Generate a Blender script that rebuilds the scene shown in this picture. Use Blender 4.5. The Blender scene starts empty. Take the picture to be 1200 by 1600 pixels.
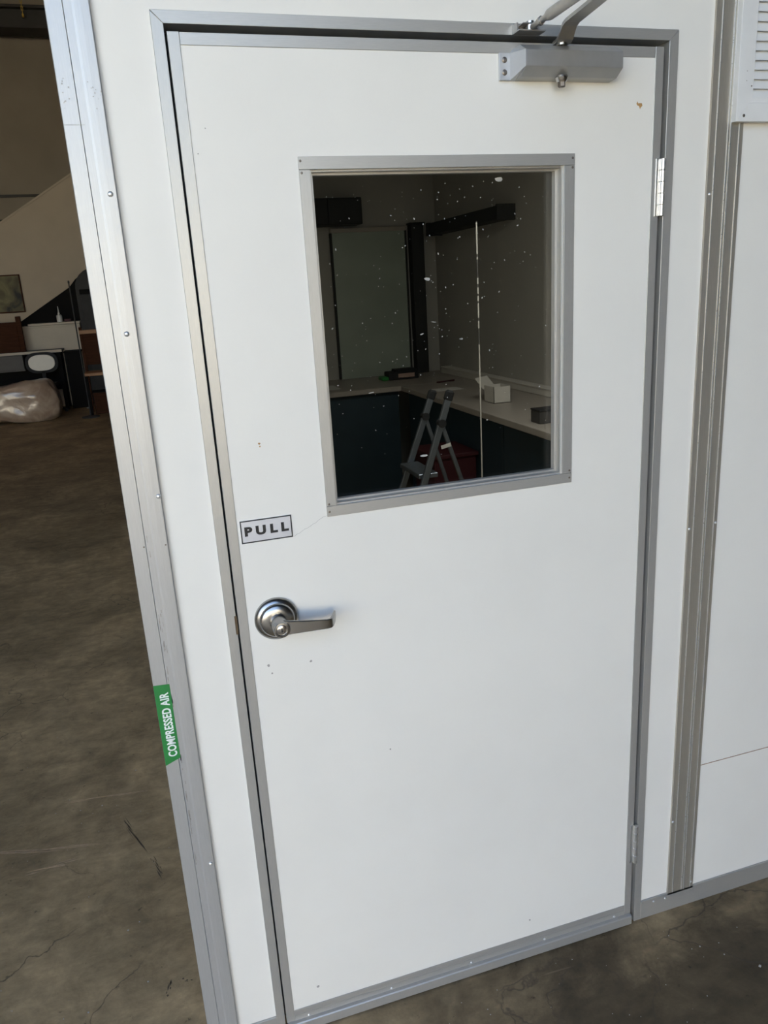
import bpy, bmesh, math, random
from mathutils import Vector, Matrix, noise

random.seed(7)
scene = bpy.context.scene
COL = scene.collection

# ------------------------------------------------------------------ camera
CAM = bpy.data.cameras.new('camera')
cam = bpy.data.objects.new('camera', CAM); COL.objects.link(cam)
RX = Vector((0.9527129, -0.2982244, -0.0583126))
DN = Vector((-0.1375362, -0.2520783, -0.9578833))
FW = Vector((0.2709648, 0.9206078, -0.2811749))
m = Matrix.Identity(4)
for i in range(3):
    m[i][0] = RX[i]; m[i][1] = -DN[i]; m[i][2] = -FW[i]
m.translation = Vector((-0.10416, -1.39816, 1.64354))
cam.matrix_world = m
CAM.sensor_fit = 'HORIZONTAL'; CAM.sensor_width = 36.0
CAM.lens = 1197.60 * 36.0 / 1200.0
CAM.clip_start = 0.02; CAM.clip_end = 300
scene.camera = cam

# ------------------------------------------------------------------ sky, sun, exposure
world = bpy.data.worlds.new('world'); scene.world = world
world.use_nodes = True
wn = world.node_tree.nodes; wl = world.node_tree.links; wn.clear()
wo = wn.new('ShaderNodeOutputWorld'); wb = wn.new('ShaderNodeBackground'); ws = wn.new('ShaderNodeTexSky')
ws.sky_type = 'NISHITA'; ws.sun_disc = False
ws.sun_elevation = math.radians(50); ws.sun_rotation = math.radians(250)
ws.air_density = 1.0; ws.dust_density = 0.7; ws.ozone_density = 1.0
wb.inputs["Strength"].default_value = 0.42
wl.new(ws.outputs[0], wb.inputs[0]); wl.new(wb.outputs[0], wo.inputs[0])

sun = bpy.data.lights.new('sun', 'SUN'); sun.energy = 44.0; sun.angle = 0.0093; sun.color = (1.0, 0.91, 0.77)
suno = bpy.data.objects.new('sun', sun); COL.objects.link(suno)
suno.rotation_euler = Vector((0.50, -0.62, -0.68)).to_track_quat('-Z', 'Y').to_euler()

# daylight portal in the open loading door (only guides the sky light, adds none)
pl = bpy.data.lights.new('loading_door_portal', 'AREA'); pl.shape = 'RECTANGLE'; pl.size = 7.4; pl.size_y = 5.4
pl.cycles.is_portal = True
plo = bpy.data.objects.new('loading_door_portal', pl); COL.objects.link(plo)
plo.location = (-2.8, -3.7, 2.7); plo.rotation_euler = (math.radians(90), 0, 0)

# unseen fill lights added to lift the far hall and the booth inside
def area_lamp(name, loc, sx, sy, watts, colr):
    l = bpy.data.lights.new(name, 'AREA'); l.shape = 'RECTANGLE'; l.size = sx; l.size_y = sy
    l.energy = watts; l.color = colr
    o = bpy.data.objects.new(name, l); COL.objects.link(o); o.location = loc
    return o
area_lamp('hall_fill', (-3.6, 9.0, 5.6), 1.6, 0.4, 12, (1.0, 0.72, 0.58))
area_lamp('booth_fill', (1.4, 1.3, 2.55), 1.0, 0.12, 25.0, (1.0, 0.97, 0.92))

vs = scene.view_settings
vs.view_transform = 'Standard'; vs.look = 'None'; vs.gamma = 1.0; vs.exposure = 0.45
vs.use_curve_mapping = False
scene.cycles.use_denoising = True
scene.cycles.max_bounces = 10; scene.cycles.diffuse_bounces = 5; scene.cycles.transparent_max_bounces = 12
scene.cycles.sample_clamp_indirect = 6.0

# ------------------------------------------------------------------ materials
def new_mat(name):
    mt = bpy.data.materials.new(name); mt.use_nodes = True
    nt = mt.node_tree
    return mt, nt, nt.nodes['Principled BSDF']

def N(nt, t, **kw):
    n = nt.nodes.new(t)
    for k, v in kw.items():
        if k in n.inputs: n.inputs[k].default_value = v
        else: setattr(n, k, v)
    return n

def plain(name, col, rough=0.5, metal=0.0, var=0.08, scale=30.0, bump=0.0, bscale=200.0, stretch=(1, 1, 1), rvar=0.08, spec=0.5):
    """base colour with soft noise variation, roughness variation and a fine bump"""
    mt, nt, b = new_mat(name)
    tc = N(nt, 'ShaderNodeTexCoord'); mp = N(nt, 'ShaderNodeMapping'); mp.inputs['Scale'].default_value = stretch
    nt.links.new(tc.outputs['Object'], mp.inputs[0])
    nz = N(nt, 'ShaderNodeTexNoise', Scale=scale, Detail=5.0); nt.links.new(mp.outputs[0], nz.inputs['Vector'])
    cr = N(nt, 'ShaderNodeValToRGB')
    cr.color_ramp.elements[0].position = 0.3; cr.color_ramp.elements[1].position = 0.7
    lo = [max(0, c * (1 - var)) for c in col]; hi = [min(1, c * (1 + var)) for c in col]
    cr.color_ramp.elements[0].color = (*lo, 1); cr.color_ramp.elements[1].color = (*hi, 1)
    nt.links.new(nz.outputs['Fac'], cr.inputs[0]); nt.links.new(cr.outputs[0], b.inputs['Base Color'])
    mr = N(nt, 'ShaderNodeMapRange'); mr.inputs['To Min'].default_value = max(0, rough - rvar); mr.inputs['To Max'].default_value = rough + rvar
    nt.links.new(nz.outputs['Fac'], mr.inputs['Value']); nt.links.new(mr.outputs[0], b.inputs['Roughness'])
    b.inputs['Metallic'].default_value = metal
    b.inputs['Specular IOR Level'].default_value = spec
    if bump:
        n2 = N(nt, 'ShaderNodeTexNoise', Scale=bscale, Detail=3.0); nt.links.new(mp.outputs[0], n2.inputs['Vector'])
        bp = N(nt, 'ShaderNodeBump', Strength=bump, Distance=0.002)
        nt.links.new(n2.outputs['Fac'], bp.inputs['Height']); nt.links.new(bp.outputs[0], b.inputs['Normal'])
    return mt

def white_panel(name, col):
    mt, nt, b = new_mat(name)
    tc = N(nt, 'ShaderNodeTexCoord')
    big = N(nt, 'ShaderNodeTexNoise', Scale=3.0, Detail=6.0, Roughness=0.6); nt.links.new(tc.outputs['Object'], big.inputs['Vector'])
    cr = N(nt, 'ShaderNodeValToRGB'); cr.color_ramp.elements[0].position = 0.25; cr.color_ramp.elements[1].position = 0.6
    cr.color_ramp.elements[0].color = (*[c * 0.955 for c in col], 1); cr.color_ramp.elements[1].color = (*col, 1)
    nt.links.new(big.outputs['Fac'], cr.inputs[0])
    # sparse grimy specks
    vo = N(nt, 'ShaderNodeTexNoise', Scale=55.0, Detail=4.0, Roughness=0.7); nt.links.new(tc.outputs['Object'], vo.inputs['Vector'])
    sp = N(nt, 'ShaderNodeValToRGB'); sp.color_ramp.elements[0].position = 0.735; sp.color_ramp.elements[1].position = 0.80
    sp.color_ramp.elements[0].color = (0, 0, 0, 1); sp.color_ramp.elements[1].color = (0.6, 0.6, 0.6, 1)
    nt.links.new(vo.outputs['Fac'], sp.inputs[0])
    mx = N(nt, 'ShaderNodeMixRGB'); mx.inputs['Color2'].default_value = (0.42, 0.38, 0.32, 1)
    nt.links.new(sp.outputs[0], mx.inputs['Fac']); nt.links.new(cr.outputs[0], mx.inputs['Color1']); nt.links.new(mx.outputs[0], b.inputs['Base Color'])
    b.inputs['Roughness'].default_value = 0.42; b.inputs['Specular IOR Level'].default_value = 0.35
    n2 = N(nt, 'ShaderNodeTexNoise', Scale=260.0, Detail=3.0); nt.links.new(tc.outputs['Object'], n2.inputs['Vector'])
    bp = N(nt, 'ShaderNodeBump', Strength=0.06, Distance=0.002)
    nt.links.new(n2.outputs['Fac'], bp.inputs['Height']); nt.links.new(bp.outputs[0], b.inputs['Normal'])
    return mt

def concrete():
    mt, nt, b = new_mat('floor_concrete')
    tc = N(nt, 'ShaderNodeTexCoord')
    L = nt.links.new
    a = N(nt, 'ShaderNodeTexNoise', Scale=1.6, Detail=8.0, Roughness=0.65, Distortion=0.6); L(tc.outputs['Object'], a.inputs['Vector'])
    cr = N(nt, 'ShaderNodeValToRGB'); e = cr.color_ramp.elements
    e[0].position = 0.30; e[0].color = (0.185, 0.136, 0.075, 1); e[1].position = 0.72; e[1].color = (0.53, 0.395, 0.22, 1)
    k = e.new(0.5); k.color = (0.345, 0.257, 0.144, 1)
    L(a.outputs['Fac'], cr.inputs[0])
    # fine brushed mottling
    mp = N(nt, 'ShaderNodeMapping'); mp.inputs['Scale'].default_value = (6, 16, 1); mp.inputs['Rotation'].default_value = (0, 0, 0.45); L(tc.outputs['Object'], mp.inputs[0])
    f = N(nt, 'ShaderNodeTexNoise', Scale=1.6, Detail=7.0, Roughness=0.7); L(mp.outputs[0], f.inputs['Vector'])
    fr = N(nt, 'ShaderNodeMapRange'); fr.inputs['From Min'].default_value = 0.3; fr.inputs['From Max'].default_value = 0.7
    fr.inputs['To Min'].default_value = 0.80; fr.inputs['To Max'].default_value = 1.18; L(f.outputs['Fac'], fr.inputs['Value'])
    m1 = N(nt, 'ShaderNodeMixRGB', blend_type='MULTIPLY'); m1.inputs['Fac'].default_value = 1.0
    L(cr.outputs[0], m1.inputs['Color1']); L(fr.outputs[0], m1.inputs['Color2'])
    # fine blotches and dark pits
    g1 = N(nt, 'ShaderNodeTexNoise', Scale=11.0, Detail=9.0, Roughness=0.75, Distortion=0.4); L(tc.outputs['Object'], g1.inputs['Vector'])
    g1r = N(nt, 'ShaderNodeMapRange'); g1r.inputs['From Min'].default_value = 0.34; g1r.inputs['From Max'].default_value = 0.66
    g1r.inputs['To Min'].default_value = 0.74; g1r.inputs['To Max'].default_value = 1.22; L(g1.outputs['Fac'], g1r.inputs['Value'])
    m1c = N(nt, 'ShaderNodeMixRGB', blend_type='MULTIPLY'); m1c.inputs['Fac'].default_value = 1.0
    L(m1.outputs[0], m1c.inputs['Color1']); L(g1r.outputs[0], m1c.inputs['Color2'])
    g2 = N(nt, 'ShaderNodeTexNoise', Scale=38.0, Detail=4.0, Roughness=0.6); L(tc.outputs['Object'], g2.inputs['Vector'])
    g2r = N(nt, 'ShaderNodeMapRange'); g2r.inputs['From Min'].default_value = 0.66; g2r.inputs['From Max'].default_value = 0.74
    g2r.inputs['To Min'].default_value = 1.0; g2r.inputs['To Max'].default_value = 0.40; L(g2.outputs['Fac'], g2r.inputs['Value'])
    m1d = N(nt, 'ShaderNodeMixRGB', blend_type='MULTIPLY'); m1d.inputs['Fac'].default_value = 1.0
    L(m1c.outputs[0], m1d.inputs['Color1']); L(g2r.outputs[0], m1d.inputs['Color2']); m1 = m1d
    # darker floor tone by the door threshold, ragged edge
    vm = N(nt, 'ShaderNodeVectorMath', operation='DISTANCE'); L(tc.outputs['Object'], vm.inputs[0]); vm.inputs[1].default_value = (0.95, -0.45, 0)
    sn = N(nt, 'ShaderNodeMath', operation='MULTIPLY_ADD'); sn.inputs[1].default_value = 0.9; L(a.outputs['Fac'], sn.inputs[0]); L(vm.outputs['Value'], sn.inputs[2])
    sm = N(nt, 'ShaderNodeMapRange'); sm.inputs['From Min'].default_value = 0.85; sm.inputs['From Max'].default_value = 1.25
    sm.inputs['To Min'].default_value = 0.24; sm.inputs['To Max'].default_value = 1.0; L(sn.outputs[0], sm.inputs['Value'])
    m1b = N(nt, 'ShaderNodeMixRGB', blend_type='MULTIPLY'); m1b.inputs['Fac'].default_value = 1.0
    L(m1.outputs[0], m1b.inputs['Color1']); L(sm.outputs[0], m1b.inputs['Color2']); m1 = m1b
    # cracks: thin wobbly voronoi borders, masked so only some run on
    ds = N(nt, 'ShaderNodeTexNoise', Scale=7.0, Detail=5.0); L(tc.outputs['Object'], ds.inputs['Vector'])
    ad = N(nt, 'ShaderNodeMixRGB', blend_type='ADD'); ad.inputs['Fac'].default_value = 0.16
    L(tc.outputs['Object'], ad.inputs['Color1']); L(ds.outputs['Color'], ad.inputs['Color2'])
    vo = N(nt, 'ShaderNodeTexVoronoi', feature='DISTANCE_TO_EDGE', Scale=3.1); L(ad.outputs[0], vo.inputs['Vector'])
    ck = N(nt, 'ShaderNodeMapRange'); ck.inputs['From Min'].default_value = 0.002; ck.inputs['From Max'].default_value = 0.009
    ck.inputs['To Min'].default_value = 1.0; ck.inputs['To Max'].default_value = 0.0; L(vo.outputs['Distance'], ck.inputs['Value'])
    mk = N(nt, 'ShaderNodeTexNoise', Scale=1.3, Detail=3.0); L(tc.outputs['Object'], mk.inputs['Vector'])
    mkr = N(nt, 'ShaderNodeMapRange'); mkr.inputs['From Min'].default_value = 0.50; mkr.inputs['From Max'].default_value = 0.58; L(mk.outputs['Fac'], mkr.inputs['Value'])
    mkr.inputs['To Max'].default_value = 0.6
    mm = N(nt, 'ShaderNodeMath', operation='MULTIPLY'); L(ck.outputs[0], mm.inputs[0]); L(mkr.outputs[0], mm.inputs[1])
    m2 = N(nt, 'ShaderNodeMixRGB'); m2.inputs['Color2'].default_value = (0.060, 0.048, 0.034, 1)
    L(mm.outputs[0], m2.inputs['Fac']); L(m1.outputs[0], m2.inputs['Color1'])
    # pale scrapes
    mp2 = N(nt, 'ShaderNodeMapping'); mp2.inputs['Scale'].default_value = (1.5, 26, 1); mp2.inputs['Rotation'].default_value = (0, 0, -0.12); L(tc.outputs['Object'], mp2.inputs[0])
    s = N(nt, 'ShaderNodeTexNoise', Scale=1.4, Detail=3.0, Roughness=0.6); L(mp2.outputs[0], s.inputs['Vector'])
    sr = N(nt, 'ShaderNodeMapRange'); sr.inputs['From Min'].default_value = 0.66; sr.inputs['From Max'].default_value = 0.76; sr.inputs['To Max'].default_value = 0.55; L(s.outputs['Fac'], sr.inputs['Value'])
    m3 = N(nt, 'ShaderNodeMixRGB'); m3.inputs['Color2'].default_value = (0.36, 0.26, 0.17, 1)
    L(sr.outputs[0], m3.inputs['Fac']); L(m2.outputs[0], m3.inputs['Color1']); L(m3.outputs[0], b.inputs['Base Color'])
    rr = N(nt, 'ShaderNodeMapRange'); rr.inputs['To Min'].default_value = 0.48; rr.inputs['To Max'].default_value = 0.72; L(a.outputs['Fac'], rr.inputs['Value']); L(rr.outputs[0], b.inputs['Roughness'])
    b.inputs['Specular IOR Level'].default_value = 0.3
    sb = N(nt, 'ShaderNodeMath', operation='SUBTRACT'); L(f.outputs['Fac'], sb.inputs[0]); L(mm.outputs[0], sb.inputs[1])
    bp = N(nt, 'ShaderNodeBump', Strength=0.22, Distance=0.004); L(sb.outputs[0], bp.inputs['Height']); L(bp.outputs[0], b.inputs['Normal'])
    return mt

def glass(name, tint, ior=1.45):
    mt, nt, b = new_mat(name); nt.nodes.remove(b)
    out = nt.nodes['Material Output']
    tr = N(nt, 'ShaderNodeBsdfTransparent'); tr.inputs[0].default_value = (*tint, 1)
    gl = N(nt, 'ShaderNodeBsdfGlossy'); gl.inputs['Roughness'].default_value = 0.015
    tc = N(nt, 'ShaderNodeTexCoord'); nz = N(nt, 'ShaderNodeTexNoise', Scale=3.0); nt.links.new(tc.outputs['Object'], nz.inputs['Vector'])
    mr = N(nt, 'ShaderNodeMapRange'); mr.inputs['To Min'].default_value = 0.01; mr.inputs['To Max'].default_value = 0.05
    nt.links.new(nz.outputs['Fac'], mr.inputs['Value']); nt.links.new(mr.outputs[0], gl.inputs['Roughness'])
    fr = N(nt, 'ShaderNodeFresnel'); fr.inputs['IOR'].default_value = ior
    mx = N(nt, 'ShaderNodeMixShader')
    nt.links.new(fr.outputs[0], mx.inputs[0]); nt.links.new(tr.outputs[0], mx.inputs[1]); nt.links.new(gl.outputs[0], mx.inputs[2])
    nt.links.new(mx.outputs[0], out.inputs['Surface'])
    return mt

def picture_mat():
    mt, nt, b = new_mat('dark_landscape_print')
    tc = N(nt, 'ShaderNodeTexCoord'); nz = N(nt, 'ShaderNodeTexNoise', Scale=3.5, Detail=6.0, Distortion=1.0)
    nt.links.new(tc.outputs['Object'], nz.inputs['Vector'])
    cr = N(nt, 'ShaderNodeValToRGB'); e = cr.color_ramp.elements
    e[0].position = 0.35; e[0].color = (0.02, 0.018, 0.012, 1); e[1].position = 0.7; e[1].color = (0.22, 0.19, 0.08, 1)
    nt.links.new(nz.outputs['Fac'], cr.inputs[0]); nt.links.new(cr.outputs[0], b.inputs['Base Color']); b.inputs['Roughness'].default_value = 0.6
    return mt

M = {}
M['white'] = white_panel('white_panel', (0.805, 0.785, 0.725))
M['door_white'] = white_panel('door_white', (0.80, 0.78, 0.72))
M['alu'] = plain('grey_aluminium', (0.47, 0.46, 0.43), 0.40, 0.5, 0.05, 60, 0.03, 400, (30, 30, 1), 0.05)
M['alu_h'] = plain('grey_aluminium_across', (0.47, 0.46, 0.43), 0.40, 0.5, 0.05, 60, 0.03, 400, (1, 30, 30), 0.05)
M['bright_alu'] = plain('bright_aluminium', (0.475, 0.475, 0.465), 0.40, 0.45, 0.04, 40, 0.03, 300, (25, 25, 1), 0.06)
M['batten'] = plain('brown_grey_metal', (0.46, 0.425, 0.36), 0.42, 0.6, 0.06, 40, 0.03, 300, (25, 25, 1), 0.05)
M['closer'] = plain('silver_closer_paint', (0.40, 0.40, 0.39), 0.40, 0.55, 0.05, 40, 0.05, 500)
M['steel'] = plain('satin_steel', (0.62, 0.60, 0.57), 0.26, 1.0, 0.05, 60, 0.02, 500)
M['handle'] = plain('brushed_nickel', (0.40, 0.39, 0.375), 0.26, 1.0, 0.06, 50, 0.03, 600, (1, 1, 1), 0.04)
M['hinge'] = plain('zinc_hinge', (0.85, 0.83, 0.79), 0.33, 0.9, 0.06, 60)
M['rivet'] = plain('rivet_metal', (0.85, 0.85, 0.84), 0.3, 0.8, 0.05, 200)
M['dark_screw'] = plain('dark_screw', (0.22, 0.19, 0.16), 0.4, 0.9, 0.1, 300)
M['black'] = plain('black_rubber', (0.015, 0.016, 0.018), 0.7, 0.0, 0.2, 30)
M['bronze'] = plain('bronze_strike', (0.16, 0.12, 0.08), 0.4, 0.8, 0.15, 80)
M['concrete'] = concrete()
M['glass'] = glass('smoked_glass', (0.62, 0.635, 0.625))
M['dust'] = plain('dust', (0.40, 0.39, 0.36), 0.9, 0.0, 0.1, 200)
M['sign_plate'] = plain('silver_foil', (0.80, 0.81, 0.84), 0.25, 0.5, 0.03, 20)
M['ink'] = plain('black_ink', (0.012, 0.012, 0.013), 0.5, 0.0, 0.1, 60)
M['green'] = plain('green_vinyl', (0.020, 0.21, 0.045), 0.45, 0.0, 0.08, 60)
M['white_ink'] = plain('white_ink', (0.80, 0.84, 0.80), 0.5, 0.0, 0.04, 60)
M['vent'] = plain('white_vent_enamel', (0.74, 0.74, 0.72), 0.4, 0.0, 0.03, 20, 0.03, 300)
M['chip'] = plain('bare_wood_chip', (0.45, 0.26, 0.10), 0.8, 0.0, 0.25, 150)
M['scuff'] = plain('grey_scuff', (0.36, 0.34, 0.31), 0.8, 0.0, 0.2, 150)
M['rust'] = plain('brown_joint', (0.34, 0.22, 0.14), 0.8, 0.0, 0.3, 60)
M['hall_wall'] = plain('beige_hall_wall', (0.32, 0.275, 0.215), 0.85, 0.0, 0.08, 1.5, 0.1, 40)
M['hall_dark'] = plain('dark_steelwork', (0.05, 0.047, 0.043), 0.7, 0.0, 0.15, 4)
M['stair_wall'] = plain('cream_plaster', (0.56, 0.48, 0.37), 0.85, 0.0, 0.04, 3, 0.1, 60)
M['front_brown'] = plain('brown_front_wall', (0.30, 0.24, 0.17), 0.85, 0.0, 0.08, 2)
M['reflect_panel'] = plain('dark_reflect_panel', (0.045, 0.048, 0.047), 0.6, 0.2, 0.12, 3)
M['asphalt'] = plain('pale_apron', (0.13, 0.122, 0.108), 0.9, 0.0, 0.1, 2)
M['duct'] = plain('dark_duct_paint', (0.020, 0.022, 0.022), 0.6, 0.0, 0.12, 8)
M['bounce_wall'] = plain('bounce_wall_beige', (0.56, 0.53, 0.45), 0.9, 0.0, 0.06, 1.0)
M['light_alu'] = plain('pale_plate_lit_wedge', (0.55, 0.56, 0.565), 0.40, 0.35, 0.03, 40)
M['arm_steel'] = plain('dull_arm_steel', (0.46, 0.44, 0.41), 0.40, 0.9, 0.06, 60, 0.02, 500)
M['booth_in'] = plain('booth_inner_wall', (0.48, 0.465, 0.43), 0.7, 0.0, 0.04, 3)
M['worktop'] = plain('pale_laminate', (0.44, 0.395, 0.35), 0.4, 0.0, 0.05, 6)
M['navy'] = plain('navy_cabinet', (0.022, 0.046, 0.062), 0.5, 0.0, 0.12, 8)
M['green_board'] = plain('pale_green_board', (0.40, 0.46, 0.40), 0.22, 0.0, 0.12, 2.0)
M['carton'] = plain('white_carton', (0.74, 0.71, 0.65), 0.8, 0.0, 0.04, 20)
M['paper'] = plain('paper', (0.78, 0.76, 0.72), 0.9, 0.0, 0.03, 20)
M['red'] = plain('dull_red_plastic', (0.055, 0.007, 0.011), 0.6, 0.0, 0.1, 10)
M['bright_green'] = plain('green_plastic', (0.03, 0.30, 0.06), 0.4, 0.0, 0.1, 20)
M['pinkish'] = plain('faded_label', (0.50, 0.34, 0.28), 0.7, 0.0, 0.1, 20)
M['ladder'] = plain('ladder_aluminium', (0.22, 0.25, 0.29), 0.35, 0.8, 0.05, 30)
M['brown_wood'] = plain('dark_brown_wood', (0.060, 0.022, 0.010), 0.7, 0.0, 0.2, 5, 0.05, 40, (1, 1, 8), spec=0.12)
M['orange_wood'] = plain('orange_wood', (0.42, 0.22, 0.10), 0.5, 0.0, 0.15, 6, 0.05, 40, (1, 1, 8))
M['cabinet_white'] = plain('off_white_cabinet', (0.60, 0.54, 0.44), 0.6, 0.0, 0.05, 4)
M['black_wood'] = plain('black_lacquer', (0.010, 0.0095, 0.009), 0.75, 0.0, 0.1, 5, spec=0.12)
M['dark_grey'] = plain('dark_grey_cloth', (0.06, 0.058, 0.056), 0.8, 0.0, 0.15, 8)
M['mid_grey'] = plain('grey_board', (0.13, 0.125, 0.12), 0.7, 0.0, 0.1, 6)
M['bottle'] = plain('white_plastic', (0.78, 0.76, 0.70), 0.35, 0.0, 0.02, 20)
M['picture'] = picture_mat()
def wrap_mat():
    mt, nt, b = new_mat('plastic_wrap')
    tc = N(nt, 'ShaderNodeTexCoord'); nz = N(nt, 'ShaderNodeTexNoise', Scale=5.0, Detail=5.0, Distortion=1.2)
    nt.links.new(tc.outputs['Object'], nz.inputs['Vector'])
    cr = N(nt, 'ShaderNodeValToRGB'); e = cr.color_ramp.elements
    e[0].position = 0.35; e[0].color = (0.40, 0.29, 0.21, 1); e[1].position = 0.65; e[1].color = (0.56, 0.45, 0.34, 1)
    nt.links.new(nz.outputs['Fac'], cr.inputs[0]); nt.links.new(cr.outputs[0], b.inputs['Base Color'])
    b.inputs['Roughness'].default_value = 0.28; b.inputs['Coat Weight'].default_value = 0.8; b.inputs['Coat Roughness'].default_value = 0.12
    bp = N(nt, 'ShaderNodeBump', Strength=0.5, Distance=0.012); nt.links.new(nz.outputs['Fac'], bp.inputs['Height']); nt.links.new(bp.outputs[0], b.inputs['Normal']); nt.links.new(bp.outputs[0], b.inputs['Coat Normal'])
    return mt
M['wrap'] = wrap_mat()

# ------------------------------------------------------------------ mesh helpers
class MB:
    def __init__(self): self.bm = bmesh.new()
    def box(self, x0, x1, y0, y1, z0, z1, bev=0.0, mat=None):
        t = bmesh.new()
        v = [t.verts.new((x, y, z)) for z in (z0, z1) for y in (y0, y1) for x in (x0, x1)]
        for f in ((0, 2, 3, 1), (4, 5, 7, 6), (0, 1, 5, 4), (2, 6, 7, 3), (0, 4, 6, 2), (1, 3, 7, 5)):
            t.faces.new([v[i] for i in f])
        if bev: bmesh.ops.bevel(t, geom=t.edges[:], offset=bev, segments=1, affect='EDGES', clamp_overlap=True)
        return self._merge(t, mat)
    def _merge(self, t, mat=None):
        if mat is not None: bmesh.ops.transform(t, matrix=mat, verts=t.verts)
        bmesh.ops.recalc_face_normals(t, faces=t.faces)
        me = bpy.data.meshes.new('tmp'); t.to_mesh(me); t.free()
        self.bm.from_mesh(me); bpy.data.meshes.remove(me)
        return self
    def prism(self, pts, axis, a0, a1, bev=0.0):
        """polygon pts extruded along an axis; pts are the two other coordinates in xyz order"""
        t = bmesh.new()
        def P(p, a):
            return {'x': (a, p[0], p[1]), 'y': (p[0], a, p[1]), 'z': (p[0], p[1], a)}[axis]
        A = [t.verts.new(P(p, a0)) for p in pts]; B = [t.verts.new(P(p, a1)) for p in pts]
        t.faces.new(A); t.faces.new(list(reversed(B)))
        n = len(pts)
        for i in range(n): t.faces.new((A[i], B[i], B[(i + 1) % n], A[(i + 1) % n]))
        if bev: bmesh.ops.bevel(t, geom=t.edges[:], offset=bev, segments=1, affect='EDGES', clamp_overlap=True)
        return self._merge(t)
    def lathe(self, prof, org, axis, n=32):
        """prof = (radius, distance along axis); axis a unit vector"""
        t = bmesh.new(); axis = Vector(axis).normalized(); org = Vector(org)
        u = axis.orthogonal().normalized(); w = axis.cross(u)
        rings = []
        for r, d in prof:
            c = org + axis * d
            if r < 1e-6: rings.append([t.verts.new(c)])
            else: rings.append([t.verts.new(c + u * (r * math.cos(2 * math.pi * i / n)) + w * (r * math.sin(2 * math.pi * i / n))) for i in range(n)])
        for a, b in zip(rings, rings[1:]):
            for i in range(n):
                j = (i + 1) % n
                if len(a) == 1 and len(b) == 1: continue
                if len(a) == 1: t.faces.new((a[0], b[i], b[j]))
                elif len(b) == 1: t.faces.new((a[i], b[0], a[j]))
                else: t.faces.new((a[i], b[i], b[j], a[j]))
        if len(rings[0]) > 1: t.faces.new(rings[0])
        if len(rings[-1]) > 1: t.faces.new(rings[-1])
        return self._merge(t)
    def cyl(self, p, q, r, n=20, r2=None):
        p = Vector(p); q = Vector(q); d = (q - p)
        return self.lathe([(r, 0), (r if r2 is None else r2, d.length)], p, d, n)
    def bar(self, p, q, w, h, up=(0, 0, 1), bev=0.0):
        """rectangular bar from p to q, w across, h along up"""
        p = Vector(p); q = Vector(q); d = q - p; L = d.length; d.normalize()
        s = d.cross(Vector(up)).normalized(); u = s.cross(d)
        mt = Matrix((( d.x, s.x, u.x, p.x), (d.y, s.y, u.y, p.y), (d.z, s.z, u.z, p.z), (0, 0, 0, 1)))
        return self.box(0, L, -w / 2, w / 2, -h / 2, h / 2, bev, mt)
    def sweep(self, secs):
        """list of closed sections (equal point counts) joined in order, capped"""
        t = bmesh.new(); R = [[t.verts.new(p) for p in s] for s in secs]
        n = len(R[0])
        for a, b in zip(R, R[1:]):
            for i in range(n): t.faces.new((a[i], b[i], b[(i + 1) % n], a[(i + 1) % n]))
        t.faces.new(R[0]); t.faces.new(list(reversed(R[-1])))
        return self._merge(t)
    def build(self, name, mat, parent=None, smooth=False):
        me = bpy.data.meshes.new(name); self.bm.to_mesh(me); self.bm.free()
        me.materials.append(M[mat] if isinstance(mat, str) else mat)
        return link(name, me, parent, smooth)

def link(name, me, parent=None, smooth=False):
    if smooth:
        for p in me.polygons: p.use_smooth = True
        me.set_sharp_from_angle(angle=math.radians(38))
    o = bpy.data.objects.new(name, me); COL.objects.link(o)
    if parent is not None:
        o.parent = parent
        o.matrix_parent_inverse = Matrix.Translation(-parent.location) if parent.parent is None else Matrix.Identity(4)
        if parent.parent is not None: o.matrix_parent_inverse = Matrix.Identity(4)
    return o

def tag(o, label=None, cat=None, group=None, kind=None):
    if label: o['label'] = label
    if cat: o['category'] = cat
    if group: o['group'] = group
    if kind: o['kind'] = kind
    return o

def empty(name, label=None, cat=None, group=None, kind=None):
    o = bpy.data.objects.new(name, None); COL.objects.link(o); o.empty_display_size = 0.05
    return tag(o, label, cat, group, kind)

def part_label(o, s): o['label'] = s; return o

def text_mesh(s, size, sx=1.0, bold=0.0, spacing=1.0):
    """flat lettering as a mesh in the xy plane centred on the origin, slight thickness"""
    cu = bpy.data.curves.new('lettering', 'FONT'); cu.body = s; cu.size = size; cu.align_x = 'CENTER'; cu.align_y = 'CENTER'
    cu.offset = bold; cu.space_character = spacing; cu.extrude = 0.0002; cu.resolution_u = 4
    o = bpy.data.objects.new('lettering', cu); COL.objects.link(o)
    dg = bpy.context.evaluated_depsgraph_get()
    me = bpy.data.meshes.new_from_object(o.evaluated_get(dg))
    bpy.data.objects.remove(o); bpy.data.curves.remove(cu)
    xs = [v.co.x for v in me.vertices]; ys = [v.co.y for v in me.vertices]
    cx = (min(xs) + max(xs)) / 2; cy = (min(ys) + max(ys)) / 2
    for v in me.vertices: v.co = Vector(((v.co.x - cx) * sx, v.co.y - cy, v.co.z))
    return me, (max(xs) - min(xs)) * sx, max(ys) - min(ys)

def fit_text(s, w, h, bold=0.0, spacing=1.0):
    me, a, b = text_mesh(s, 1.0, 1.0, bold, spacing)
    for v in me.vertices: v.co = Vector((v.co.x * w / a, v.co.y * h / b, v.co.z))
    return me

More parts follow.
